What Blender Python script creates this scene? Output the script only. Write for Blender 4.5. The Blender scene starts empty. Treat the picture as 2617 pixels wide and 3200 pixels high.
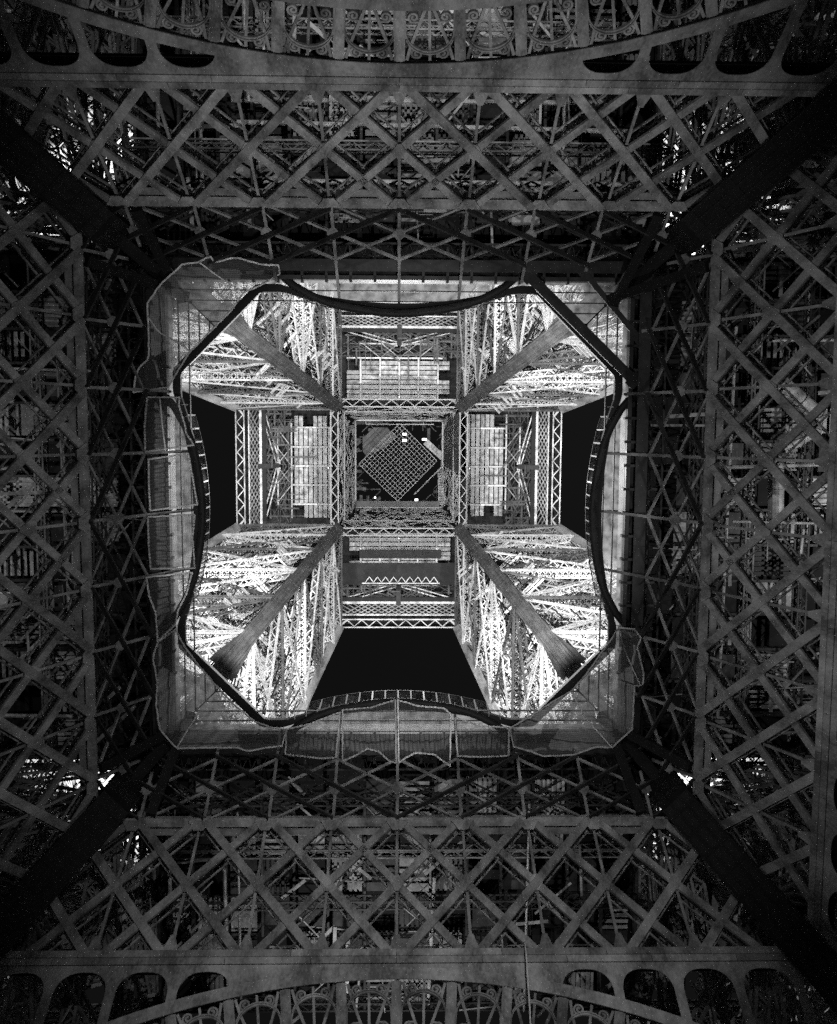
import bpy, math, random
from mathutils import Vector, Matrix

# ------------------------------------------------------------------ camera, sky, exposure
scene = bpy.context.scene
C = scene.collection
CAM_X, CAM_Y = 0.0592, -5.3947
RX, RY, RZ = 0.094858, -0.020651, 0.003343          # tilt away from the zenith


def cam_axes():
    cx, sx, cy, sy, cz, sz = math.cos(RX), math.sin(RX), math.cos(RY), math.sin(RY), math.cos(RZ), math.sin(RZ)
    X = Matrix(((1, 0, 0), (0, cx, -sx), (0, sx, cx)))
    Y = Matrix(((cy, 0, sy), (0, 1, 0), (-sy, 0, cy)))
    Z = Matrix(((cz, -sz, 0), (sz, cz, 0), (0, 0, 1)))
    return Z @ Y @ X


R = cam_axes()
cam_data = bpy.data.cameras.new('camera')
cam_data.sensor_fit = 'VERTICAL'
cam_data.sensor_height = 32.0
cam_data.lens = 29.0026
cam_data.clip_start = 0.05
cam_data.clip_end = 3000
cam = bpy.data.objects.new('camera', cam_data)
C.objects.link(cam)
cam.matrix_world = Matrix((
    (R[0][0], -R[1][0], -R[2][0], CAM_X),
    (R[0][1], -R[1][1], -R[2][1], CAM_Y),
    (R[0][2], -R[1][2], -R[2][2], 0.0),
    (0, 0, 0, 1)))
scene.camera = cam

world = bpy.data.worlds.new('World')
scene.world = world
world.use_nodes = True
wn = world.node_tree
wn.nodes.clear()
wo = wn.nodes.new('ShaderNodeOutputWorld')
wb = wn.nodes.new('ShaderNodeBackground')
ws = wn.nodes.new('ShaderNodeTexSky')
ws.sky_type = 'NISHITA'
ws.sun_disc = False
ws.sun_elevation = math.radians(35)
ws.sun_rotation = math.radians(140)
wg = wn.nodes.new('ShaderNodeRGBToBW')
wn.links.new(ws.outputs[0], wg.inputs[0])
wn.links.new(wg.outputs[0], wb.inputs[0])
wb.inputs[1].default_value = 0.0048                  # night: the moonlit sky is almost black
wn.links.new(wb.outputs[0], wo.inputs[0])
world.cycles.sampling_method = 'NONE'

vs = scene.view_settings
vs.view_transform = 'Standard'
vs.look = 'None'
vs.exposure = 0.0
vs.gamma = 1.0
scene.render.film_transparent = False
scene.cycles.use_denoising = False
try:
    scene.cycles.denoiser = 'OPENIMAGEDENOISE'
except Exception:
    pass
scene.cycles.max_bounces = 2
scene.cycles.diffuse_bounces = 1
scene.cycles.transparent_max_bounces = 8
scene.cycles.sample_clamp_indirect = 0.5
scene.cycles.sample_clamp_direct = 5.0
scene.cycles.caustics_reflective = False
scene.cycles.caustics_refractive = False
scene.cycles.blur_glossy = 1.0
scene.cycles.light_sampling_threshold = 0.005

# ------------------------------------------------------------------ light strengths of the place's lamps and the added ones
P_RIM = 48000.0      # floodlights on the first floor aimed up the legs
P_LEG = 60000.0      # floodlights inside the upper legs
P_DECK = 1500.0      # added floodlights that brighten the first floor decks from behind the girders
P_PIER = 8000.0       # floodlights inside the lower piers
P_PLAZA = 42000.0    # unseen floodlights added on the plaza to light girders and nets from below
P_DOWN = 190000.0     # floodlights added under the second floor to brighten the glass floors

rnd = random.Random(7)
PI = math.pi


# ------------------------------------------------------------------ materials
def paint(name, base, rough=0.55, var=0.35, scale=1.2, spec=0.35, streak=True, bump=0.12):
    m = bpy.data.materials.new(name)
    m.use_nodes = True
    nt = m.node_tree
    b = nt.nodes['Principled BSDF']
    tc = nt.nodes.new('ShaderNodeTexCoord')
    mp = nt.nodes.new('ShaderNodeMapping')
    mp.inputs['Scale'].default_value = (1, 1, 0.35) if streak else (1, 1, 1)
    n1 = nt.nodes.new('ShaderNodeTexNoise')
    n1.inputs['Scale'].default_value = scale
    n1.inputs['Detail'].default_value = 6
    n1.inputs['Roughness'].default_value = 0.65
    n2 = nt.nodes.new('ShaderNodeTexNoise')
    n2.inputs['Scale'].default_value = scale * 14
    n2.inputs['Detail'].default_value = 3
    mix = nt.nodes.new('ShaderNodeMath')
    mix.operation = 'MULTIPLY_ADD'
    mix.inputs[1].default_value = 0.3
    ramp = nt.nodes.new('ShaderNodeMapRange')
    ramp.inputs[1].default_value = 0.5
    ramp.inputs[2].default_value = 0.82
    ramp.inputs[3].default_value = base * (1 - var)
    ramp.inputs[4].default_value = base * (1 + var)
    nt.links.new(tc.outputs['Object'], mp.inputs[0])
    nt.links.new(mp.outputs[0], n1.inputs['Vector'])
    nt.links.new(mp.outputs[0], n2.inputs['Vector'])
    nt.links.new(n2.outputs[0], mix.inputs[0])
    nt.links.new(n1.outputs[0], mix.inputs[2])
    nt.links.new(mix.outputs[0], ramp.inputs[0])
    oi = nt.nodes.new('ShaderNodeObjectInfo')          # each piece was painted on its own day
    tone = nt.nodes.new('ShaderNodeMapRange')
    tone.inputs[3].default_value = 0.74
    tone.inputs[4].default_value = 1.26
    mul = nt.nodes.new('ShaderNodeMath')
    mul.operation = 'MULTIPLY'
    nt.links.new(oi.outputs['Random'], tone.inputs[0])
    nt.links.new(ramp.outputs[0], mul.inputs[0])
    nt.links.new(tone.outputs[0], mul.inputs[1])
    nt.links.new(mul.outputs[0], b.inputs['Base Color'])
    b.inputs['Roughness'].default_value = rough
    b.inputs['Specular IOR Level'].default_value = spec
    if bump:
        bp = nt.nodes.new('ShaderNodeBump')
        bp.inputs['Strength'].default_value = bump
        bp.inputs['Distance'].default_value = 0.05
        nt.links.new(n2.outputs[0], bp.inputs['Height'])
        nt.links.new(bp.outputs[0], b.inputs['Normal'])
    return m


def glass_mat(name, clear, col=0.8):
    m = bpy.data.materials.new(name)
    m.use_nodes = True
    nt = m.node_tree
    nt.nodes.clear()
    out = nt.nodes.new('ShaderNodeOutputMaterial')
    tr = nt.nodes.new('ShaderNodeBsdfTransparent')
    tr.inputs[0].default_value = (0.93, 0.93, 0.93, 1)
    tl = nt.nodes.new('ShaderNodeBsdfTranslucent')
    tl.inputs[0].default_value = (col, col, col, 1)
    gl = nt.nodes.new('ShaderNodeBsdfGlossy')
    gl.inputs['Roughness'].default_value = 0.06
    gl.inputs[0].default_value = (0.9, 0.9, 0.9, 1)
    no = nt.nodes.new('ShaderNodeTexNoise')
    no.inputs['Scale'].default_value = 1.7
    no.inputs['Detail'].default_value = 5
    mr = nt.nodes.new('ShaderNodeMapRange')
    mr.inputs[1].default_value = 0.3
    mr.inputs[2].default_value = 0.7
    mr.inputs[3].default_value = clear - 0.12
    mr.inputs[4].default_value = clear + 0.12
    tc = nt.nodes.new('ShaderNodeTexCoord')
    nt.links.new(tc.outputs['Object'], no.inputs['Vector'])
    nt.links.new(no.outputs[0], mr.inputs[0])
    m1 = nt.nodes.new('ShaderNodeMixShader')
    m2 = nt.nodes.new('ShaderNodeMixShader')
    m2.inputs[0].default_value = 0.08
    nt.links.new(mr.outputs[0], m1.inputs[0])
    nt.links.new(tl.outputs[0], m1.inputs[1])
    nt.links.new(tr.outputs[0], m1.inputs[2])
    nt.links.new(m1.outputs[0], m2.inputs[1])
    nt.links.new(gl.outputs[0], m2.inputs[2])
    nt.links.new(m2.outputs[0], out.inputs[0])
    return m


def net_mat(name, clear):
    """fine woven safety net: threads scatter the light, the holes let it through"""
    m = bpy.data.materials.new(name)
    m.use_nodes = True
    nt = m.node_tree
    nt.nodes.clear()
    out = nt.nodes.new('ShaderNodeOutputMaterial')
    tr = nt.nodes.new('ShaderNodeBsdfTransparent')
    tr.inputs[0].default_value = (0.9, 0.9, 0.9, 1)
    df = nt.nodes.new('ShaderNodeBsdfDiffuse')
    df.inputs[0].default_value = (0.15, 0.15, 0.15, 1)
    tl = nt.nodes.new('ShaderNodeBsdfTranslucent')
    tl.inputs[0].default_value = (0.2, 0.2, 0.2, 1)
    uv = nt.nodes.new('ShaderNodeTexCoord')
    fac = []
    for d in ('X', 'Y'):
        w = nt.nodes.new('ShaderNodeTexWave')
        w.wave_type = 'BANDS'
        w.bands_direction = d
        w.inputs['Scale'].default_value = 3.4
        w.inputs['Distortion'].default_value = 1.6
        w.inputs['Detail'].default_value = 1.5
        nt.links.new(uv.outputs['Object'], w.inputs['Vector'])
        fac.append(w)
    mx = nt.nodes.new('ShaderNodeMath')
    mx.operation = 'MAXIMUM'
    nt.links.new(fac[0].outputs['Fac'], mx.inputs[0])
    nt.links.new(fac[1].outputs['Fac'], mx.inputs[1])
    mr = nt.nodes.new('ShaderNodeMapRange')
    mr.inputs[1].default_value = 0.2
    mr.inputs[2].default_value = 1.0
    mr.inputs[3].default_value = clear + 0.2
    mr.inputs[4].default_value = clear - 0.18
    nt.links.new(mx.outputs[0], mr.inputs[0])
    a = nt.nodes.new('ShaderNodeAddShader')
    nt.links.new(df.outputs[0], a.inputs[0])
    nt.links.new(tl.outputs[0], a.inputs[1])
    m1 = nt.nodes.new('ShaderNodeMixShader')
    nt.links.new(mr.outputs[0], m1.inputs[0])
    nt.links.new(a.outputs[0], m1.inputs[1])
    nt.links.new(tr.outputs[0], m1.inputs[2])
    nt.links.new(m1.outputs[0], out.inputs[0])
    return m


def emit_mat(name, strength):
    m = bpy.data.materials.new(name)
    m.use_nodes = True
    b = m.node_tree.nodes['Principled BSDF']
    b.inputs['Base Color'].default_value = (0.8, 0.8, 0.8, 1)
    b.inputs['Emission Color'].default_value = (1, 1, 1, 1)
    b.inputs['Emission Strength'].default_value = strength
    m.cycles.emission_sampling = 'NONE'            # the spot inside each lamp carries its light
    return m


M_IRON = paint('iron_paint', 0.31, 0.5, 0.6, 0.9)
M_PLATE = paint('iron_plate', 0.33, 0.5, 0.6, 0.6)
M_DARK = paint('shade_dark_iron', 0.05, 0.6, 0.4, 1.0)  # darker copy of the iron, shade painted into lacing and rear members
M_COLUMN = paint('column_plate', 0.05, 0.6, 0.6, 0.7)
M_PANEL = paint('mottled_panel', 0.36, 0.45, 0.75, 1.6, streak=False)
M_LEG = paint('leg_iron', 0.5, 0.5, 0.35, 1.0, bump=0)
M_BLACK = paint('shade_black_iron', 0.014, 0.7, 0.4, 1.0, bump=0)  # near-black for rim and housings, also painted shade on unlit iron
M_DECK = paint('deck_sheet', 0.4, 0.5, 0.6, 0.8)
M_DECK2 = paint('deck_sheet_grey', 0.06, 0.55, 0.6, 0.8)
M_WHITE = paint('pale_panel', 0.62, 0.45, 0.55, 1.5, streak=False)
M_CORD = paint('shaft_cord', 0.4, 0.8, 0.3, 4, bump=0)
M_SHADE = paint('shade_leg_iron', 0.09, 0.6, 0.5, 1.0, bump=0)  # dark copy of the leg iron, painted as bars in shade
M_ROPE = paint('net_rope', 0.85, 0.8, 0.3, 4, bump=0)
M_DUCT = paint('zinc_duct', 0.45, 0.35, 0.5, 2.0)
M_GROUND = paint('plaza_gravel', 0.12, 0.9, 0.4, 3, streak=False)
M_GLASS = glass_mat('floor_glass', 0.84)
M_NET = net_mat('net_weave', 0.64)
M_NET2 = net_mat('net_weave_fine', 0.60)
M_LAMP = emit_mat('lamp_glass', 30.0)


# ------------------------------------------------------------------ mesh helpers
class MB:
    def __init__(self):
        self.v = []
        self.f = []

    def bar(self, p, q, w, d=None, up=(0, 0, 1)):
        d = w if d is None else d
        p = Vector(p)
        q = Vector(q)
        a = q - p
        if a.length < 1e-6:
            return
        a.normalize()
        u = Vector(up)
        s = a.cross(u)
        if s.length < 1e-4:
            s = a.cross(Vector((1, 0, 0)))
            if s.length < 1e-4:
                s = a.cross(Vector((0, 1, 0)))
        s.normalize()
        n = s.cross(a)
        s = s * (w / 2)
        n = n * (d / 2)
        i = len(self.v)
        for e in (p, q):
            self.v += [tuple(e - s - n), tuple(e + s - n), tuple(e + s + n), tuple(e - s + n)]
        self.f += [(i, i + 1, i + 2, i + 3), (i + 7, i + 6, i + 5, i + 4)]
        for k in range(4):
            j = (k + 1) % 4
            self.f.append((i + k, i + 4 + k, i + 4 + j, i + j))
        return self

    def prism(self, poly, off):
        """closed polygon extruded by the vector off"""
        off = Vector(off)
        i = len(self.v)
        n = len(poly)
        self.v += [tuple(p) for p in poly]
        self.v += [tuple(Vector(p) + off) for p in poly]
        self.f.append(tuple(range(i, i + n)))
        self.f.append(tuple(range(i + 2 * n - 1, i + n - 1, -1)))
        for k in range(n):
            j = (k + 1) % n
            self.f.append((i + k, i + n + k, i + n + j, i + j))
        return self

    def box(self, lo, hi):
        x0, y0, z0 = lo
        x1, y1, z1 = hi
        return self.prism([(x0, y0, z0), (x1, y0, z0), (x1, y1, z0), (x0, y1, z0)], (0, 0, z1 - z0))

    def tube(self, pts, r, n=8):
        pts = [Vector(p) for p in pts]
        i0 = len(self.v)
        for k, p in enumerate(pts):
            a = (pts[min(k + 1, len(pts) - 1)] - pts[max(k - 1, 0)]).normalized()
            s = a.cross(Vector((0, 0, 1)))
            if s.length < 1e-3:
                s = a.cross(Vector((1, 0, 0)))
            s.normalize()
            t = s.cross(a)
            for j in range(n):
                th = 2 * PI * j / n
                self.v.append(tuple(p + s * (math.cos(th) * r) + t * (math.sin(th) * r)))
        for k in range(len(pts) - 1):
            for j in range(n):
                a = i0 + k * n + j
                b = i0 + k * n + (j + 1) % n
                self.f.append((a, b, b + n, a + n))
        self.f.append(tuple(range(i0 + n - 1, i0 - 1, -1)))
        e = i0 + (len(pts) - 1) * n
        self.f.append(tuple(range(e, e + n)))
        return self

    def ribbon(self, pts, w, d, normal):
        """polyline with a rectangular section; normal is the flat side's direction"""
        pts = [Vector(p) for p in pts]
        nn = Vector(normal).normalized()
        i0 = len(self.v)
        for k, p in enumerate(pts):
            a = (pts[min(k + 1, len(pts) - 1)] - pts[max(k - 1, 0)]).normalized()
            s = a.cross(nn).normalized() * (w / 2)
            n = nn * (d / 2)
            self.v += [tuple(p - s - n), tuple(p + s - n), tuple(p + s + n), tuple(p - s + n)]
        for k in range(len(pts) - 1):
            for j in range(4):
                a = i0 + 4 * k + j
                b = i0 + 4 * k + (j + 1) % 4
                self.f.append((a, b, b + 4, a + 4))
        self.f.append((i0 + 3, i0 + 2, i0 + 1, i0))
        e = i0 + 4 * (len(pts) - 1)
        self.f.append((e, e + 1, e + 2, e + 3))
        return self

    def zigzag(self, p, q, a, b, sp, w, d, up, cross=False):
        """lacing between the lines p->q shifted by a and by b"""
        p = Vector(p)
        q = Vector(q)
        a = Vector(a)
        b = Vector(b)
        L = (q - p).length
        n = max(2, int(round(L / sp)))
        for k in range(n):
            e0 = p.lerp(q, k / n)
            e1 = p.lerp(q, (k + 1) / n)
            if k % 2 == 0 or cross:
                self.bar(e0 + a, e1 + b, w, d, up)
            if k % 2 == 1 or cross:
                self.bar(e0 + b, e1 + a, w, d, up)
        return self

    def laced(self, p, q, w, d, up, ang=0.09, sp=0.7, lw=0.07, cross=False):
        """box member: four corner angles and zigzag lacing on all four sides"""
        p = Vector(p)
        q = Vector(q)
        ax = (q - p).normalized()
        s = ax.cross(Vector(up))
        if s.length < 1e-3:
            s = ax.cross(Vector((1, 0, 0)))
        s.normalize()
        n = s.cross(ax)
        S = s * (w / 2)
        N = n * (d / 2)
        for a in (-1, 1):
            for b in (-1, 1):
                o = S * a + N * b
                self.bar(p + o, q + o, ang, ang, n)
        for b in (-1, 1):
            self.zigzag(p, q, N * b - S, N * b + S, sp, lw, 0.025, n, cross)
        for a in (-1, 1):
            self.zigzag(p, q, S * a - N, S * a + N, sp, lw, 0.025, s, cross)
        return self

    def mesh(self, name):
        me = bpy.data.meshes.new(name)
        me.from_pydata(self.v, [], self.f)
        me.validate()
        return me


def thing(name, label, cat, base=(0, 0, 0), rotz=0.0, group=None):
    o = bpy.data.objects.new(name, None)
    o.empty_display_size = 0.5
    C.objects.link(o)
    m = Matrix.Rotation(rotz, 4, 'Z')
    o.location = m @ Vector(base)
    o.rotation_euler = (0, 0, rotz)
    o['label'] = label
    o['category'] = cat
    if group:
        o['group'] = group
    o['base'] = list(base)
    return o


def part(name, mb, mat, parent, label=None, kind=None):
    me = mb if isinstance(mb, bpy.types.Mesh) else mb.mesh(name)
    if len(me.materials) == 0:
        me.materials.append(mat)
    o = bpy.data.objects.new(name, me)
    C.objects.link(o)
    o.parent = parent
    root = parent
    if root.parent is None and root.type == 'EMPTY':
        b = root['base']
        o.location = (-b[0], -b[1], -b[2])
    if label:
        o['label'] = label
    if kind:
        o['kind'] = kind
    return o


def solo(name, mb, mat, label=None, cat=None, group=None, kind=None):
    me = mb.mesh(name)
    me.materials.append(mat)
    o = bpy.data.objects.new(name, me)
    C.objects.link(o)
    if label:
        o['label'] = label
    if cat:
        o['category'] = cat
    if group:
        o['group'] = group
    if kind:
        o['kind'] = kind
    return o


def turn_copy(root, rotz, label=None, group=None):
    """a copy of a thing, its parts and sub-parts, turned about the tower's axis"""
    r = root.copy()
    C.objects.link(r)
    b = Vector(root['base'])
    r.location = Matrix.Rotation(rotz, 4, 'Z') @ b
    r.rotation_euler = (0, 0, rotz)
    if label:
        r['label'] = label
    if group:
        r['group'] = group
    for ch in list(root.children):
        c = ch.copy()
        C.objects.link(c)
        c.parent = r
        for g in list(ch.children):
            d = g.copy()
            C.objects.link(d)
            d.parent = c
    return r


def px(x, y, h):
    """the point at height h that the photograph shows at (x, y)"""
    f = 2900.257
    a, b = (x - 1308.5) / f, (y - 1600) / f
    d = Vector([R[0][k] * a + R[1][k] * b + R[2][k] for k in range(3)])
    return Vector((CAM_X + d.x / d.z * h, CAM_Y + d.y / d.z * h, h))


SIDES = [0.0, PI / 2, PI, 3 * PI / 2]
SIDE_AT = ['opposite the tent-shaped nets', 'beside the zinc ducts', 'below the tent-shaped nets', 'beside the row of square nets']
CORNER_AT = ['at the crumpled corner net', 'at the bare corner crossed by a dark beam', 'at the boat-shaped corner net', 'at the swept dark corner net']

# ------------------------------------------------------------------ ground
g = MB()
g.box((-400, -400, -2.0), (400, 400, -1.6))
solo('ground', g, M_GROUND, kind='structure')

# ------------------------------------------------------------------ sloping lattice girders
KX, KH = 0.4750, 0.8800


def G(u, w, n=0.0):
    """girder plane: u along, w up the slope from the belt, n towards the middle"""
    return Vector((u, -(20.545 - KX * w - KH * n), 43.406 + KH * w - KX * n))


NG = (G(0, 0, 1) - G(0, 0, 0)).normalized()
WA = 8.035
PITCH = 3.66


def half_at(w):
    return 20.545 - KX * w


ARC_R, ARC_V = 36.0, 0.95


def arch_v(u, off=0.0):
    return ARC_V + ARC_R - math.sqrt((ARC_R - off) ** 2 - u * u)


def build_girder():
    t = thing('lattice_girder', 'sloping lattice girder with box diagonals ' + SIDE_AT[0], 'girder',
              (0, -20.5, 43.4), 0, 'lattice girders on the four sides')
    # belt: three long plates with small steps between them
    for (w0, w1, n0, ww, L) in ((-0.28, 0.06, 0.31, 20.6, 5.15), (-0.64, -0.315, 0.275, 20.8, 4.16)):
        k = int(round(2 * ww / L))
        for i in range(k):
            a0, a1 = -ww + 2 * ww * i / k + 0.012, -ww + 2 * ww * (i + 1) / k - 0.012
            m = MB()
            m.prism([G(a0, w0, n0), G(a1, w0, n0), G(a1, w1, n0), G(a0, w1, n0)], NG * -0.05)
            part('belt_plate', m, M_PLATE, t)
    m = MB()
    m.bar(G(-20.5, -0.3, 0.0), G(20.5, -0.3, 0.0), 0.06, 0.5, NG)
    part('belt_web', m, M_PLATE, t)
    # a belt member behind, its edge shows through the arcade
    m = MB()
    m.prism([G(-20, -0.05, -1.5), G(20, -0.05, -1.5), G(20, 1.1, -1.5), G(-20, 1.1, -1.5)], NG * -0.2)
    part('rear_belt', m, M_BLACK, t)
    # spandrel plate cut by round headed openings
    cen = [9.1 + 2.9 * k for k in range(5)]
    hw = 1.22

    def low(u):
        a = abs(u)
        v = arch_v(u)
        for c in cen:
            if abs(a - c) < hw:
                x = abs(a - c) / hw
                tip = 0.97 + 1.05 * (1 - math.sqrt(max(0.0, 1 - x ** 2.6)))
                return min(v, tip) if x < 0.999 else v
        return v
    us = []
    u = -21.0
    while u <= 21.0:
        us.append(u)
        u += 0.06
    for c in cen:
        for s in (-1, 1):
            us += [s * (c - hw * 1.0001), s * (c - hw * 0.998), s * (c + hw * 0.998), s * (c + hw * 1.0001)]
    us.sort()
    m = MB()
    for n in (0.23, 0.19):
        for u in us:
            m.v.append(tuple(G(u, -0.67, n)))
            m.v.append(tuple(G(u, -max(0.70, low(u) + 0.03), n)))
    k = len(us)
    for i in range(k - 1):
        a = 2 * i
        b = 2 * (i + k)
        m.f.append((a, a + 2, a + 3, a + 1))
        m.f.append((b, b + 1, b + 3, b + 2))
        m.f.append((a + 1, a + 3, b + 3, b + 1))
    part('spandrel_plate', m, M_PLATE, t)
    # upper chord: flange and second flange
    m = MB()
    m.box((-17.25, -17.66, 50.36), (17.25, -17.3, 50.44))
    m.box((-17.2, -17.5, 50.44), (17.2, -17.42, 51.5))
    part('upper_chord', m, M_IRON, t)
    m = MB()
    m.box((-16.9, -17.24, 50.48), (16.9, -16.73, 50.54))
    m.box((-16.9, -17.0, 50.54), (16.9, -16.95, 51.3))
    part('inner_flange', m, M_PLATE, t)
    # diagonals
    for kb in range(-6, 7):
        for s in (-2, 2):
            ka = kb + s
            ub, ua = kb * PITCH * 1.01, ka * PITCH
            ub += 0.42 * (1 if s > 0 else -1)
            ua -= 0.30 * (1 if s > 0 else -1)
            w0, w1 = -0.02, WA - 0.35
            f0, f1 = 0.0, 1.0

            def inside(f):
                return abs(ub + (ua - ub) * f) < half_at(w0 + (w1 - w0) * f) + 0.7
            n = 60
            ok = [i / n for i in range(n + 1) if inside(i / n)]
            if len(ok) < 8:
                continue
            f0, f1 = ok[0], ok[-1]
            front = abs(ka) > abs(kb)
            nf = 0.24 if front else 0.10
            P0, P1 = G(ub + (ua - ub) * f0, w0 + (w1 - w0) * f0), G(ub + (ua - ub) * f1, w0 + (w1 - w0) * f1)
            ax = (P1 - P0).normalized()
            sd = ax.cross(NG).normalized()
            W = 0.46 if front else 0.42
            m = MB()
            m.bar(P0 + NG * nf, P1 + NG * nf, W, 0.035, NG)
            for e in (-1, 1):
                m.bar(P0 + NG * (nf - 0.07) + sd * (e * (W / 2 - 0.02)), P1 + NG * (nf - 0.07) + sd * (e * (W / 2 - 0.02)), 0.03, 0.12, NG)
                m.bar(P0 + NG * (nf - 0.75) + sd * (e * (W / 2 - 0.04)), P1 + NG * (nf - 0.75) + sd * (e * (W / 2 - 0.04)), 0.09, 0.09, NG)
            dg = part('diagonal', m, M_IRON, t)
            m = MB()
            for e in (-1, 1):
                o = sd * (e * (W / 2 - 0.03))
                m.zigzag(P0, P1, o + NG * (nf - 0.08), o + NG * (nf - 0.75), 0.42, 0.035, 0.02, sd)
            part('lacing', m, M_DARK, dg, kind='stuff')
    # thin posts with gusset plates at the crossings
    for k in range(-4, 5):
        u = k * PITCH
        m = MB()
        wm = WA * 0.47
        m.bar(G(u * 1.01, 0.0, -0.05), G(u, WA - 0.4, -0.05), 0.15, 0.06, NG)
        m.bar(G(u * 1.01, 0.0, -0.15), G(u, WA - 0.4, -0.15), 0.05, 0.25, NG)
        part('post', m, M_IRON, t)
        for w, sz in ((wm, 0.36), (0.16, 0.42), (WA - 0.62, 0.36)):
            m = MB()
            cpos = u * (1.01 if w < 3 else 1.0)
            if w == wm:
                pl = [G(cpos - sz, w, 0.17), G(cpos - .1, w - sz * 1.3, 0.17), G(cpos + .1, w - sz * 1.3, 0.17), G(cpos + sz, w, 0.17),
                      G(cpos + .1, w + sz * 1.3, 0.17), G(cpos - .1, w + sz * 1.3, 0.17)]
            elif w < 1:
                pl = [G(cpos - sz, w - 0.2, 0.2), G(cpos + sz, w - 0.2, 0.2), G(cpos + .12, w + sz * 1.7, 0.2), G(cpos - .12, w + sz * 1.7, 0.2)]
            else:
                pl = [G(cpos - sz * 1.8, w + 0.3, 0.2), G(cpos - .25, w - sz, 0.2), G(cpos + .25, w - sz, 0.2), G(cpos + sz * 1.8, w + 0.3, 0.2)]
            m.prism(pl, NG * 0.03)
            part('gusset_plate', m, M_IRON, t)
    return t


girder = build_girder()
for a, w_ in zip(SIDES[1:], SIDE_AT[1:]):
    turn_copy(girder, a, 'sloping lattice girder with box diagonals ' + w_)


# ------------------------------------------------------------------ decorated arches
def build_arch():
    t = thing('ornamental_arch', 'decorative iron arch with scrollwork between curved rims ' + SIDE_AT[0], 'arch', (0, -21, 42.0), 0,
              'ornamental arches on the four sides')

    def A(ang, rad, n=0.0):
        return G(rad * math.sin(ang), -(ARC_V + ARC_R - rad * math.cos(ang)), n)

    def rim(r0, r1, n0, th, mat, nm):
        m = MB()
        K = 72
        am = 0.56
        for n in (n0, n0 - th):
            for i in range(K + 1):
                a = -am + 2 * am * i / K
                m.v.append(tuple(A(a, r0, n)))
                m.v.append(tuple(A(a, r1, n)))
        k = K + 1
        for i in range(K):
            a, b = 2 * i, 2 * (i + k)
            m.f += [(a, a + 1, a + 3, a + 2), (b, b + 2, b + 3, b + 1), (a, a + 2, b + 2, b), (a + 1, b + 1, b + 3, a + 3)]
        part(nm, m, mat, t)
    rim(36.0, 35.42, 0.42, 0.05, M_PLATE, 'upper_rim')
    rim(35.97, 35.92, 0.36, 0.7, M_IRON, 'upper_rim_web')
    rim(32.85, 31.75, 0.40, 0.05, M_PLATE, 'lower_rim')
    rim(32.8, 32.75, 0.34, 0.7, M_IRON, 'lower_rim_web')
    da = 2.55 / 34.2
    for k in range(-7, 8):
        a = k * da
        m = MB()
        tng = (A(a + .01, 34) - A(a - .01, 34)).normalized()
        rad = (A(a, 35) - A(a, 34)).normalized()
        for (w, n) in ((0.46, 0.26), (0.3, 0.3)):
            m.bar(A(a, 32.86, n), A(a, 35.4, n), w, 0.04, NG)
        for e in (-1, 1):
            m.bar(A(a, 32.86, 0.1) + tng * (.22 * e), A(a, 35.4, 0.1) + tng * (.22 * e), 0.04, 0.3, NG)
        part('baluster_post', m, M_IRON, t)
    # one motif per bay: hoop, fan of three bars and four scrolls

    def scroll(m, c, tng, rad, sx, sy, r0, turns, n=0.22):
        pts = []
        N = 22
        for i in range(N + 1):
            f = i / N
            th = f * turns * 2 * PI
            r = r0 * (1 - 0.82 * f)
            pts.append(c + tng * (sx * r * math.sin(th)) + rad * (sy * (r0 - r * math.cos(th) - r0)) + NG * n)
        m.ribbon(pts, 0.09, 0.16, NG)
    for k in range(-7, 7):
        a = (k + 0.5) * da
        tng = (A(a + .01, 34) - A(a - .01, 34)).normalized()
        rad = (A(a, 35) - A(a, 34)).normalized()
        base = A(a, 32.86)
        m = MB()
        # hoop open towards the lower rim
        pts = []
        for i in range(25):
            th = PI * i / 24
            pts.append(base + tng * (-1.02 * math.cos(th)) + rad * (1.05 + 0.98 * math.sin(th)) + NG * 0.27)
        pts = [base + tng * -1.02 + rad * 0.0 + NG * 0.27] + pts + [base + tng * 1.02 + rad * 0.0 + NG * 0.27]
        m.ribbon(pts, 0.07, 0.12, NG)
        pts2 = [p + rad * 0.06 for p in pts[3:-3]]
        m.ribbon(pts2, 0.05, 0.3, NG)
        hoop = part('hoop', m, M_IRON, t)
        m = MB()
        m.bar(base + NG * 0.22, base + rad * 2.52 + NG * 0.22, 0.12, 0.12, NG)
        for e in (-1, 1):
            m.bar(base + tng * (0.16 * e) + NG * 0.2, base + tng * (0.80 * e) + rad * 1.75 + NG * 0.2, 0.13, 0.12, NG)
            m.bar(base + tng * (0.80 * e) + rad * 1.75 + NG * 0.2, base + tng * (1.0 * e) + rad * 2.5 + NG * 0.2, 0.13, 0.12, NG)
        part('fan_bar', m, M_IRON, t)
        for e in (-1, 1):
            m = MB()
            scroll(m, base + tng * (0.55 * e) + rad * 2.16, tng, rad, e, 1, 0.27, 1.6)
            part('scroll', m, M_IRON, t)
            m = MB()
            scroll(m, base + tng * (0.66 * e) + rad * 0.38, tng, rad, e, -1, 0.24, 1.5)
            pts = [base + tng * (0.2 * e) + rad * 0.05 + NG * .2, base + tng * (0.3 * e) + rad * 0.5 + NG * .2,
                   base + tng * (0.45 * e) + rad * 0.64 + NG * .2, base + tng * (0.66 * e) + rad * 0.62 + NG * .2]
            m.ribbon(pts, 0.08, 0.14, NG)
            part('scroll', m, M_IRON, t)
    return t


arch = build_arch()
for a, w_ in zip(SIDES[1:], SIDE_AT[1:]):
    turn_copy(arch, a, 'decorative iron arch with scrollwork between curved rims ' + w_)


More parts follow.
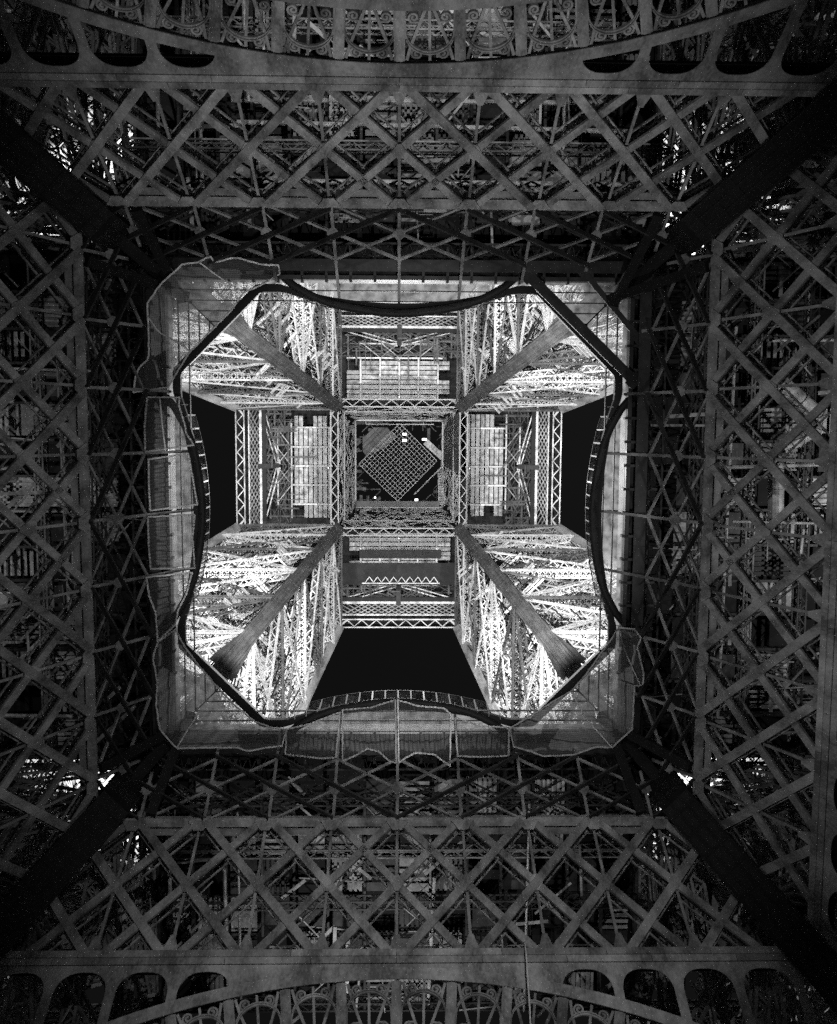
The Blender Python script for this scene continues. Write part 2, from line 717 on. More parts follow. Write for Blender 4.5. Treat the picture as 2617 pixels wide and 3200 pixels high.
# ------------------------------------------------------------------ light inner trusses up to the opening
def T(u, w, n=0.0):
    return Vector((u, -(16.95 - 0.51 * w - 0.86 * n), 50.62 + 0.86 * w - 0.51 * n))


NT = (T(0, 0, 1) - T(0, 0, 0)).normalized()


def build_truss():
    t = thing('inner_truss', 'light crossed truss of thin bars ' + SIDE_AT[0], 'truss', (0, -16.9, 50.6), 0,
              'inner trusses round the opening')
    WT = 4.4
    for k in range(-4, 5):
        u = k * 3.63
        m = MB()
        w1 = {0: 8.3, 1: 8.1, 2: 6.3, 3: 5.2, 4: 3.4}[abs(k)]
        m.bar(T(u, 0.25, 0.0), T(u, w1, 0.0), 0.17, 0.05, NT)
        m.bar(T(u, 0.25, -0.12), T(u, w1, -0.12), 0.05, 0.24, NT)
        part('hanger', m, M_IRON, t)
        m = MB()
        w = 2.15
        m.prism([T(u - .34, w - .1, .04), T(u - .14, w - .42, .04), T(u + .14, w - .42, .04), T(u + .34, w - .1, .04),
                 T(u + .34, w + .1, .04), T(u + .14, w + .42, .04), T(u - .14, w + .42, .04), T(u - .34, w + .1, .04)], NT * 0.03)
        part('gusset_plate', m, M_IRON, t)
    for k in range(-6, 7):
        for s in (-1, 1):
            u0, u1 = k * 3.63, (k + 2 * s) * 3.63
            w0, w1 = -0.05, 4.35
            f = [i / 40 for i in range(41) if abs(u0 + (u1 - u0) * i / 40) < 16.2 - 0.5 * (w0 + (w1 - w0) * i / 40)]
            if len(f) < 8:
                continue
            f0, f1 = f[0], f[-1]
            outward = abs(u1) > abs(u0)
            P0, P1 = (u0 + (u1 - u0) * f0, w0 + (w1 - w0) * f0), (u0 + (u1 - u0) * f1, w0 + (w1 - w0) * f1)
            m = MB()
            if outward:      # lower layer: deep narrow bars that cross under the flange
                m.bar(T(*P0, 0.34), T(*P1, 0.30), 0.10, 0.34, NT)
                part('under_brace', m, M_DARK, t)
            else:
                m.bar(T(*P0, 0.02), T(*P1, 0.02), 0.13, 0.04, NT)
                m.bar(T(*P0, -0.06), T(*P1, -0.06), 0.04, 0.14, NT)
                part('brace', m, M_IRON, t)
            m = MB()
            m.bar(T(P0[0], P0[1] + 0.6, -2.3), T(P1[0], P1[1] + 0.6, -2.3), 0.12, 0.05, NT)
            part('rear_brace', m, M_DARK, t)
    m = MB()
    m.box((-14.9, -15.0, 55.7), (14.9, -14.3, 55.78))
    m.box((-14.9, -14.7, 55.78), (14.9, -14.64, 56.6))
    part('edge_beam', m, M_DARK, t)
    m = MB()
    m.box((-14.2, -14.2, 56.6), (14.2, -13.95, 56.9))
    for k in range(-9, 10):
        m.box((k * 1.45 - 0.08, -15.9, 56.6), (k * 1.45 + 0.08, -13.8, 57.1))
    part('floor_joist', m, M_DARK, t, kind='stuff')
    m = MB()
    for k in range(-24, 24):
        x = k * 0.6
        m.bar((x, -15.9, 55.7), (x + 0.3, -15.3, 56.4), 0.05)
        m.bar((x + 0.3, -15.3, 56.4), (x + 0.6, -15.9, 55.7), 0.05)
    m.bar((-14.5, -15.9, 55.7), (14.5, -15.9, 55.7), 0.12)
    m.bar((-14.5, -15.3, 56.4), (14.5, -15.3, 56.4), 0.12)
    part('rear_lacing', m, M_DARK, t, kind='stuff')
    return t


truss = build_truss()
for a, w_ in zip(SIDES[1:], SIDE_AT[1:]):
    turn_copy(truss, a, 'light crossed truss of thin bars ' + w_)

# corner ties where two girders meet
def build_corner():
    t = thing('corner_bracket', 'heavy dark corner bracket joining two girders ' + CORNER_AT[0], 'bracket', (-16.7, -16.7, 50.4), 0,
              'corner brackets of the girder square')
    m = MB()
    m.prism([(-17.9, -17.9, 50.32), (-14.4, -17.62, 50.32), (-15.2, -17.1, 50.32), (-15.9, -16.74, 50.32), (-16.74, -15.9, 50.32), (-17.1, -15.2, 50.32),
             (-17.62, -14.4, 50.32)], (0, 0, 0.05))
    part('gusset_plate', m, M_BLACK, t)
    m = MB()
    m.prism([(-16.9, -16.9, 50.55), (-15.0, -16.9, 50.55), (-15.6, -15.6, 50.95), (-16.9, -15.0, 50.55)], (0, 0, 0.05))
    part('web_plate', m, M_BLACK, t)
    for s in (0, 1):
        m = MB()
        p, q = Vector((-16.6, -13.9 + 0 * s, 50.7)), Vector((-12.6, -12.9, 56.6))
        if s:
            p, q = Vector((p.y, p.x, p.z)), Vector((q.y, q.x, q.z))
        m.bar(p, q, 0.55, 0.3, (0, 0, 1))
        part('knee_brace', m, M_BLACK, t)
    m = MB()
    m.bar((-16.4, -16.4, 51.2), (-13.4, -13.4, 56.9), 0.7, 0.4, (0, 0, 1))
    part('hip_beam', m, M_BLACK, t)
    return t


corner = build_corner()
for a, w_ in zip(SIDES[1:], CORNER_AT[1:]):
    turn_copy(corner, a, 'heavy dark corner bracket joining two girders ' + w_)


# ------------------------------------------------------------------ lower piers
def LI(h):
    return 16.75 + (50.5 - h) * 0.54 if h < 50.5 else 16.75 - (h - 50.5) * 0.1


def LO(h):
    return LI(h) + 17.0


def build_pier():
    t = thing('lower_pier', 'dark lattice pier under the first floor ' + CORNER_AT[0], 'pier', (-30, -30, 36), 0, 'lower piers')
    hs = [34.0, 40.0, 46.0, 52.0, 57.6]

    def cpt(i, j, h):
        return Vector((-(LO(h) if i else LI(h)), -(LO(h) if j else LI(h)), h))
    for (i, j) in ((0, 0), (0, 1), (1, 0), (1, 1)):
        for a, b in ((30.0, 50.5), (50.5, 57.6)):
            m = MB()
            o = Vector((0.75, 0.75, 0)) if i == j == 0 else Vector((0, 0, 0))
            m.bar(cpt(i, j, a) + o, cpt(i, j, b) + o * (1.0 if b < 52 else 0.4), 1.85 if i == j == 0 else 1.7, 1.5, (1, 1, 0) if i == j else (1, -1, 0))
            col = part('column', m, M_BLACK if i == j == 0 else M_IRON, t)  # inner column's shade is painted in by the black copy
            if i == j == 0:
                P, Q = cpt(0, 0, a) + o, cpt(0, 0, b) + o * (1.0 if b < 52 else 0.4)
                ax = (Q - P).normalized()
                sd = ax.cross(Vector((1, 1, 0))).normalized()
                fn = sd.cross(ax)
                if fn.z > 0:
                    fn = -fn
                m = MB()
                for e in (-0.86, -0.3, 0.3, 0.86):
                    m.bar(P + sd * e + fn * 0.77, Q + sd * e + fn * 0.77, 0.14, 0.08, fn)
                n = int((Q - P).length / 1.3)
                for k in range(n):
                    c = P.lerp(Q, (k + 0.5) / n) + fn * 0.76
                    m.bar(c - sd * 0.9, c + sd * 0.9, 0.2, 0.05, fn)
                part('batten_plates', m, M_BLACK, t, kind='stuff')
    faces = (((0, 0), (0, 1)), ((0, 0), (1, 0)), ((1, 0), (1, 1)), ((0, 1), (1, 1)))
    for fi, (A_, B_) in enumerate(faces):
        for k in range(4):
            a, b = hs[k], hs[k + 1]
            up = Vector((0, 1, 0)) if A_[1] == B_[1] else Vector((1, 0, 0))
            for (P, Q) in ((cpt(*A_, a), cpt(*B_, b)), (cpt(*B_, a), cpt(*A_, b))):
                m = MB()
                m.laced(P, Q, 0.8, 0.7, up, 0.16, 0.75, 0.1)
                part('brace', m, M_IRON, t)
            m = MB()
            m.laced(cpt(*A_, b), cpt(*B_, b), 0.7, 0.7, up, 0.16, 0.7, 0.1)
            part('cross_beam', m, M_IRON, t)
    r = random.Random(5)
    m = MB()
    for k in range(420):
        h = r.uniform(42, 57)
        u, v = r.uniform(1, 16), r.uniform(1, 16)
        P = Vector((-(LI(h) + u), -(LI(h) + v), h))
        d = Vector((r.choice((0, 0, r.uniform(-1, 1))), r.choice((0, r.uniform(-1, 1), 1)), r.uniform(-1, 1) * r.choice((0.1, 1)))).normalized()
        L = r.uniform(1.0, 4.5)
        m.bar(P, P + d * L, r.choice((0.08, 0.12, 0.2, 0.35, 0.5)), 0.06, (r.uniform(-.4, .4), r.uniform(-.4, .4), 1))
    part('lattice', m, M_LEG, t, kind='stuff')
    # platform grids and hanging sheets inside the pier
    for k in range(16):
        u, v = r.uniform(3, 14), r.uniform(3, 14)
        h = r.uniform(53, 57.4)
        w, l = r.uniform(0.7, 2.0), r.uniform(1.2, 3.6)
        x, y = -(LI(h) + u), -(LI(h) + v)
        m = MB()
        m.box((x - w, y - l, h), (x, y, h + 0.06))
        part('floor_sheet', m, M_DECK2 if k % 2 else M_DECK, t)
    for k in range(5):
        m = MB()
        h0, h1 = 36.0, 57.5
        u, v = 2.5 + 2.9 * k, 2.0 + (k * 5.1) % 12
        m.laced((-(LI(h0) + u), -(LI(h0) + v), h0), (-(LI(h1) + u), -(LI(h1) + v), h1), 0.8, 0.8, (1, 0, 0), 0.14, 0.8, 0.1, cross=True)
        part('ladder_mast', m, M_LEG, t)
    return t


pier = build_pier()
for a, w_ in zip(SIDES[1:], CORNER_AT[1:]):
    turn_copy(pier, a, 'dark lattice pier under the first floor ' + w_)


# ------------------------------------------------------------------ first floor decks seen through the girders
def build_deck(idx, rotz, label, seed):
    r = random.Random(seed)
    t = thing('floor_deck', label, 'floor deck', (0, -25, 57), rotz)
    m = MB()
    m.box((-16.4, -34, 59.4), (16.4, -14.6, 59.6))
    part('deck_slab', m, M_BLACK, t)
    # joists across and along
    for k in range(-7, 8):
        x = k * 2.2 + r.uniform(-.15, .15)
        m = MB()
        m.bar((x, -33, 57.5), (x, -17.2, 57.5), 0.16, 0.05)
        m.bar((x, -33, 57.85), (x, -17.2, 57.85), 0.05, 0.7)
        part('joist', m, M_DECK2, t)
    for k in range(5):
        y = -18.2 - k * 3.4
        m = MB()
        m.laced((-16, y, 56.6), (16, y, 56.6), 0.5, 0.8, (0, 0, 1), 0.1, 0.7, 0.06)
        part('cross_girder', m, M_IRON if k % 2 else M_DECK2, t)
    # sheets between the joists
    for k in range(-7, 7):
        for j in range(6):
            q = r.random()
            if q < 0.22:
                continue
            x0, x1 = k * 2.2 + 0.12, (k + 1) * 2.2 - 0.12
            y1 = -17.6 - j * 2.6
            y0 = y1 - 2.45
            z = 58.3 + r.uniform(-.15, .35)
            m = MB()
            if q < 0.62:          # corrugated sheet
                n = 6
                if r.random() < 0.7:
                    for i in range(n):
                        xa = x0 + (x1 - x0) * i / n
                        xb = x0 + (x1 - x0) * (i + 0.55) / n
                        m.box((xa, y0, z), (xb, y1, z + 0.05))
                        m.box((xb, y0, z + 0.22), (xa + (x1 - x0) / n, y1, z + 0.25))
                else:
                    for i in range(n):
                        ya = y0 + (y1 - y0) * i / n
                        yb = y0 + (y1 - y0) * (i + 0.55) / n
                        m.box((x0, ya, z), (x1, yb, z + 0.05))
                part('corrugated_sheet', m, r.choice((M_DECK, M_DECK, M_DECK2, M_WHITE)), t)
            else:
                m.box((x0, y0, z), (x1, y1, z + 0.06))
                part('deck_sheet', m, r.choice((M_DECK2, M_DECK2, M_BLACK, M_DECK)), t)
    # pipes and rods hanging under the deck
    for k in range(9):
        m = MB()
        h = r.uniform(55.2, 57.2)
        if k % 3 == 0:
            y = r.uniform(-31, -18)
            m.tube([(r.uniform(-16, -6), y, h), (r.uniform(4, 16), y + r.uniform(-.3, .3), h)], r.choice((0.06, 0.1, 0.14)), 8)
        else:
            x = r.uniform(-15, 15)
            m.tube([(x, -32, h), (x + r.uniform(-.4, .4), r.uniform(-24, -18), h)], r.choice((0.05, 0.08, 0.12)), 8)
        part('pipe', m, M_DUCT, t)
    m = MB()
    for k in range(70):
        P = Vector((r.uniform(-16, 16), r.uniform(-32, -17.5), r.uniform(54.6, 57.2)))
        a = r.choice((0, PI / 2, PI / 4, -PI / 4)) + r.uniform(-.1, .1)
        m.bar(P, P + Vector((math.cos(a), math.sin(a), r.uniform(-.1, .1))) * r.uniform(1, 4), r.choice((0.05, 0.08, 0.14, 0.22)), 0.05)
    part('tie_rods', m, M_DECK, t, kind='stuff')
    return t


build_deck(0, SIDES[0], 'first floor underside with many upright corrugated sheets behind the girder', 11)
build_deck(1, SIDES[1], 'first floor underside crossed by big zinc ducts behind the girder', 23)
build_deck(2, SIDES[2], 'first floor underside with square framed sheets and open black bay', 31)
build_deck(3, SIDES[3], 'first floor underside with dim sheets and hanging rods behind the girder', 47)

for i, (pts, rad) in enumerate([
        ([px(2440, 1195, 54.5), px(2570, 1310, 54.7)], 0.48),
        ([px(2440, 1400, 54.5), px(2560, 1330, 54.6)], 0.50),
        ([px(2425, 1440, 55), px(2425, 1620, 55)], 0.46)]):
    m = MB()
    n = 12
    P = [pts[0].lerp(pts[1], k / n) for k in range(n + 1)]
    m.tube(P, rad, 16)
    for k in (1, 6, 11):
        a = (P[-1] - P[0]).normalized()
        m.tube([P[k] - a * 0.05, P[k] + a * 0.05], rad + 0.05, 16)
    solo('air_duct', m, M_DUCT, ['long slanting zinc air duct leading to the angled bend', 'short zinc duct meeting the other at an angle',
                                 'stubby ribbed zinc duct standing square to the girder'][i], 'duct')

# ------------------------------------------------------------------ rim of the opening
def outline(u):
    a = abs(u)
    if a < 8.35:
        return 12.12 + 1.18 * (a / 7.0) ** 2 if a < 7.0 else 13.30
    return 21.65 - a


def ring_half():
    """rim curve of one side, from mitre to mitre"""
    pts = []
    for i in range(-36, 37):
        u = 10.825 * i / 36
        pts.append((u, -outline(u)))
    return pts


def build_rim():
    t = thing('opening_rim', 'wavy black rim of the first floor opening with chamfered corners', 'rim', (0, 0, 57.3), 0)
    for s, a in enumerate(SIDES):
        rot = Matrix.Rotation(a, 3, 'Z')
        pts = [rot @ Vector((x, y, 0)) for x, y in ring_half()]
        m = MB()
        wide = []
        for p in pts:
            wide.append(p * (1 + 0.55 / p.length))
        for z0, z1 in ((57.35, 57.47),):
            i0 = len(m.v)
            for p, q in zip(pts, wide):
                m.v += [(p.x, p.y, z0), (q.x, q.y, z0), (q.x, q.y, z1), (p.x, p.y, z1)]
            for k in range(len(pts) - 1):
                for j in range(4):
                    A_, B_ = i0 + 4 * k + j, i0 + 4 * k + (j + 1) % 4
                    m.f.append((A_, A_ + 4, B_ + 4, B_))
        part('rim_flange', m, M_BLACK, t)
        m = MB()
        i0 = 0
        for p, q in zip(pts, wide):
            d = (q - p).normalized() * 0.12
            a0, a1 = p + d * 0.2, p + d * 1.2
            m.v += [(a0.x, a0.y, 57.48), (a1.x, a1.y, 57.48), (a1.x, a1.y, 57.8), (a0.x, a0.y, 57.8)]
        for k in range(len(pts) - 1):
            for j in range(4):
                A_, B_ = 4 * k + j, 4 * k + (j + 1) % 4
                m.f.append((A_, A_ + 4, B_ + 4, B_))
        part('fascia', m, M_BLACK, t)
    return t


build_rim()

curve = [(-7.15, -14.9), (-7.1, -14.5), (-6.85, -14.05), (-6.3, -13.6), (-5.2, -13.0), (-4.2, -12.62), (-3.2, -12.38), (-2.1, -12.2), (-1, -12.06), (0, -12.02)]
curve = curve + [(-x, y) for x, y in curve[-2::-1]]
tube_root = thing('edge_tube', 'thick black tube bowing into the opening ' + SIDE_AT[0], 'tube', (0, -12, 57.1), 0, 'bowed edge tubes')
m = MB()
fine = []
for i in range(len(curve) - 1):
    for k in range(3):
        f = k / 3
        fine.append((curve[i][0] * (1 - f) + curve[i + 1][0] * f, curve[i][1] * (1 - f) + curve[i + 1][1] * f, 57.0))
fine.append((curve[-1][0], curve[-1][1], 57.0))
m.tube(fine, 0.24, 12)
part('pipe', m, M_BLACK, tube_root)
for k in range(-9, 10):
    u = k * 0.72
    m = MB()
    y = -outline(u)
    m.bar((u, y - 0.05, 57.0), (u, y + 0.28, 57.25), 0.05, 0.05)
    part('clip', m, M_DECK, tube_root)
for a, w_ in zip(SIDES[1:], SIDE_AT[1:]):
    turn_copy(tube_root, a, 'thick black tube bowing into the opening ' + w_)


# balustrades standing on the rim
def build_rail(rotz, seed, label):
    r = random.Random(seed)
    t = thing('balustrade', label, 'balustrade', (0, -12.2, 58.4), rotz, 'balustrades on the opening rim')
    us = [-5.9 + 0.84 * k for k in range(15)]
    for i, u in enumerate(us):
        m = MB()
        y = -outline(u) - 0.15
        m.bar((u, y, 57.8), (u, y, 60.3), 0.06, 0.09)
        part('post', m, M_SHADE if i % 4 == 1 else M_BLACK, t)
        if i + 1 < len(us):
            u2 = us[i + 1]
            y2 = -outline(u2) - 0.15
            m = MB()
            m.prism([(u + .05, y, 57.9), (u2 - .05, y2, 57.9), (u2 - .05, y2, 60.2), (u + .05, y, 60.2)], (0, -0.02, 0))
            part('pane', m, M_GLASS, t)
    m = MB()
    m.ribbon([(u, -outline(u) - 0.15, 60.3) for u in us], 0.06, 0.06, (0, 0, 1))
    part('handrail', m, M_BLACK, t)
    return t


for i, a in enumerate(SIDES):
    build_rail(a, 60 + i, 'glass balustrade with thin posts on the bowed rim ' + SIDE_AT[i])


# glass floor strips round the opening
def glass_ring():
    for s, a in enumerate(SIDES):
        t = thing('glass_floor', 'glass floor strips with dark frame bars ' + SIDE_AT[s], 'glass floor', (0, -13.4, 57.6), a, 'glass floors round the opening')
        edges = [14.05, 13.42, 12.79, 12.16, 11.53, 10.9]
        for i in range(5):
            r1, r0 = edges[i] - 0.03, edges[i + 1] + 0.03
            for seg in ((-14.1, -7.3), (-7.25, -3.72), (-3.58, -0.07), (0.07, 3.58), (3.72, 7.25), (7.3, 14.1)):
                cols = []
                N = 40
                for k in range(N + 1):
                    u = seg[0] + (seg[1] - seg[0]) * k / N
                    lo = max(r0, outline(u) + 0.35, abs(u) + 0.04)
                    hi = r1
                    if hi - lo > 0.004:
                        cols.append((u, lo, hi))
                if len(cols) < 3:
                    continue
                m = MB()
                for z in (57.62, 57.65):
                    for (u, lo, hi) in cols:
                        m.v += [(u, -lo, z), (u, -hi, z)]
                k = len(cols)
                for j in range(k - 1):
                    A_, B_ = 2 * j, 2 * (j + k)
                    m.f += [(A_, A_ + 1, A_ + 3, A_ + 2), (B_, B_ + 2, B_ + 3, B_ + 1), (A_, A_ + 2, B_ + 2, B_), (A_ + 1, B_ + 1, B_ + 3, A_ + 3)]
                part('pane', m, M_GLASS, t)
            m = MB()
            L = 14.0 - 0.63 * i
            x = edges[i + 1]
            if i < 2:
                m.box((-x, -x - 0.03, 57.5), (x, -x + 0.03, 57.7))
                part('frame_bar', m, M_BLACK, t)
            else:
                c = 21.9 - x
                for sg in (-1, 1):
                    if x - c > 0.3:
                        m2 = MB()
                        m2.box((min(sg * c, sg * x), -x - 0.03, 57.5), (max(sg * c, sg * x), -x + 0.03, 57.7))
                        part('frame_bar', m2, M_BLACK, t)
        for sg in (-1, 1):
            m = MB()
            m.bar((sg * 14.0, -14.0, 57.6), (sg * 11.1, -11.1, 57.6), 0.07, 0.2)
            if sg > 0:
                part('mitre_bar', m, M_BLACK, t)
        m = MB()
        m.box((-14.4, -14.6, 57.4), (14.4, -14.05, 58.8))
        part('outer_frame', m, M_BLACK, t)


glass_ring()

# chamfer beams that cross one corner
for i, (p, q, w) in enumerate([(px(1650, 858, 56.2), px(1985, 1193, 56.2), 0.62), (px(1825, 850, 56.6), px(2000, 1060, 56.6), 0.35)]):
    m = MB()
    m.bar(p, q, w, 0.08)
    m.bar(p + Vector((0, 0, .25)), q + Vector((0, 0, .25)), 0.08, 0.5)
    d = (q - p).normalized()
    m.bar(p - d * 0.25, p + d * 0.4, w + 0.3, 0.05)
    m.bar(q - d * 0.4, q + d * 0.25, w + 0.3, 0.05)
    solo('corner_beam', m, M_DARK, ['broad dark steel beam cutting straight across one bare corner of the opening',
                                    'slimmer dark beam behind the broad corner beam'][i], 'beam')


# ------------------------------------------------------------------ safety nets
def z5(x, y):
    return (400 + x / 1.9077, 780 + y / 1.9077)


def z7(x, y):
    return (400 + x / 1.9077, 1550 + y / 1.9077)


def z8(x, y):
    return (1200 + x / 1.9077, 1550 + y / 1.9077)


def resample(pts, n):
    d = [0.0]
    for a, b in zip(pts, pts[1:]):
        d.append(d[-1] + math.hypot(b[0] - a[0], b[1] - a[1]))
    out = []
    for k in range(n + 1):
        s = d[-1] * k / n
        i = 0
        while i < len(d) - 2 and d[i + 1] < s:
            i += 1
        f = (s - d[i]) / max(1e-6, d[i + 1] - d[i])
        out.append((pts[i][0] + (pts[i + 1][0] - pts[i][0]) * f, pts[i][1] + (pts[i + 1][1] - pts[i][1]) * f))
    return out


def net(outer, inner, label, seams=(), mat=None, hi=56.3, ho=54.0, sag=0.2, seed=1, conv=z5, seamf=(1.0, 0.0)):
    r = random.Random(seed)
    outer = [conv(*p) for p in outer]
    inner = [conv(*p) for p in inner]
    n = 48
    nv = 12
    O = resample(outer, n)
    I = resample(inner, n)
    t = thing('safety_net', label, 'net', tuple(px(*O[n // 2], ho)), 0, 'safety nets under the opening')
    grid = []
    for i in range(n + 1):
        row = []
        for j in range(nv + 1):
            f = j / nv
            x = I[i][0] + (O[i][0] - I[i][0]) * f
            y = I[i][1] + (O[i][1] - I[i][1]) * f
            h = hi + (ho - hi) * f - sag * math.sin(PI * f) + 0.10 * math.sin(i * 0.9 + seed + 2 * f) * math.sin(PI * f) + 0.07 * math.sin(i * 2.3 + 5 * f + seed * 2)
            row.append(px(x, y, h))
        grid.append(row)
    m = MB()
    for row in grid:
        m.v += [tuple(p) for p in row]
    k = nv + 1
    for i in range(n):
        for j in range(nv):
            a = i * k + j
            m.f.append((a, a + 1, a + k + 1, a + k))
    part('mesh_sheet', m, mat or M_NET, t)
    edge = [row[-1] for row in grid] + grid[-1][-2::-1] + [row[0] for row in grid[-2::-1]] + grid[0][1:]
    m = MB()
    m.tube([p + Vector((r.uniform(-.015, .015), r.uniform(-.015, .015), -0.02)) for p in edge], 0.055, 6)
    part('edge_rope', m, M_ROPE, t)
    for s in seams:
        pts = resample([conv(*p) for p in s], 8)
        m = MB()
        f0, f1 = seamf
        m.tube([px(p[0], p[1], hi + (ho - hi) * (f0 + (f1 - f0) * i / 8) - sag * math.sin(PI * (f0 + (f1 - f0) * i / 8)) - 0.24) for i, p in enumerate(pts)], 0.045, 6)
        part('seam_rope', m, M_ROPE, t)
    return t


net([(35, 850), (45, 760), (70, 700), (125, 650), (125, 480), (115, 320), (200, 200), (330, 85), (425, 75), (490, 35), (515, 78), (640, 45), (800, 90), (900, 92)],
    [(240, 820), (300, 720), (370, 610), (480, 500), (620, 360), (690, 258), (800, 210), (905, 145)],
    'long safety net bent round the chamfered corner opposite the bare beam, its top edge crumpled',
    [[(425, 75), (540, 160), (690, 258)], [(120, 400), (180, 490), (330, 570), (370, 610)]], seed=1, mat=M_NET2)
net([(115, 880), (100, 1050), (105, 1205)], [(310, 880), (305, 930), (340, 1040), (350, 1100), (395, 1165)],
    'coarse dark net with a ladder-like weave beside the bowed rim', [[(190, 880), (205, 1040), (225, 1200)]], seed=2, seamf=(0.5, 0.5))
net([(125, 1250), (125, 1400), (135, 1555)], [(360, 1215), (385, 1350), (415, 1520)],
    'pale taut square net between two hangers on the bowed rim', seed=3, mat=M_NET2)
net([(120, 125), (125, 300), (138, 435)], [(400, 110), (385, 250), (400, 430)],
    'square net with lit lattice showing through its edge strip', seed=4, conv=z7)
net([(110, 485), (130, 600), (165, 690), (180, 870)], [(385, 455), (350, 580), (300, 680), (285, 760)],
    'narrowing triangular net that tapers towards the corner net', seed=5, conv=z7)
net([(180, 870), (150, 960), (175, 1100), (170, 1250), (190, 1390), (290, 1505), (500, 1500), (650, 1500), (720, 1520), (830, 1500), (920, 1490)],
    [(285, 795), (340, 900), (430, 1020), (540, 1145), (640, 1250), (760, 1345), (860, 1380), (945, 1390)],
    'wide dark net swept round a chamfered corner with one seam at its bend', [[(430, 1280), (360, 1390), (290, 1505)]], seed=6, conv=z7, seamf=(0.35, 1.0))
net([(940, 1540), (1150, 1563), (1240, 1558)], [(945, 1390), (1080, 1360), (1265, 1290)],
    'dark slanting net next to the swept corner net', seed=7, conv=z7)
net([(1280, 1580), (1350, 1550), (1430, 1505), (1500, 1525), (1560, 1580), (1600, 1590)], [(1280, 1275), (1450, 1260), (1595, 1215)],
    'tent-shaped net with scalloped free edge rising to the middle hanger', seed=8, conv=z7, mat=M_NET2)
net([(90, 1590), (130, 1560), (190, 1530), (300, 1540), (395, 1610)], [(85, 1215), (200, 1250), (360, 1265), (400, 1300)],
    'tent-shaped net with a ragged free edge and hanging tail', seed=9, conv=z8, mat=M_NET2)
net([(440, 1550), (600, 1555), (745, 1548)], [(425, 1320), (580, 1370), (745, 1380)],
    'small rectangular black net with a straight thick rope hem', seed=10, conv=z8)
net([(775, 1495), (870, 1520), (950, 1550), (1130, 1545), (1260, 1495), (1360, 1500), (1480, 1390), (1495, 1130), (1545, 1135), (1550, 1050), (1510, 900), (1535, 850), (1500, 795), (1400, 785)],
    [(750, 1385), (860, 1320), (1000, 1230), (1120, 1160), (1200, 1070), (1300, 930), (1360, 850), (1395, 790)],
    'boat-shaped corner net with a loose flap tied up at its tip', [[(1120, 1170), (1200, 1320), (1360, 1500)], [(1400, 785), (1440, 930), (1530, 1130)]],
    seed=11, conv=z8, mat=M_NET2, seamf=(0.1, 1.0))


# ------------------------------------------------------------------ upper legs
H0, H1 = 58.6, 113.5


def UI(h):
    return 7.4 + (113.5 - h) * 8.4 / 56


def UO(h):
    return 19.8 + (113.5 - h) * 13.2 / 56


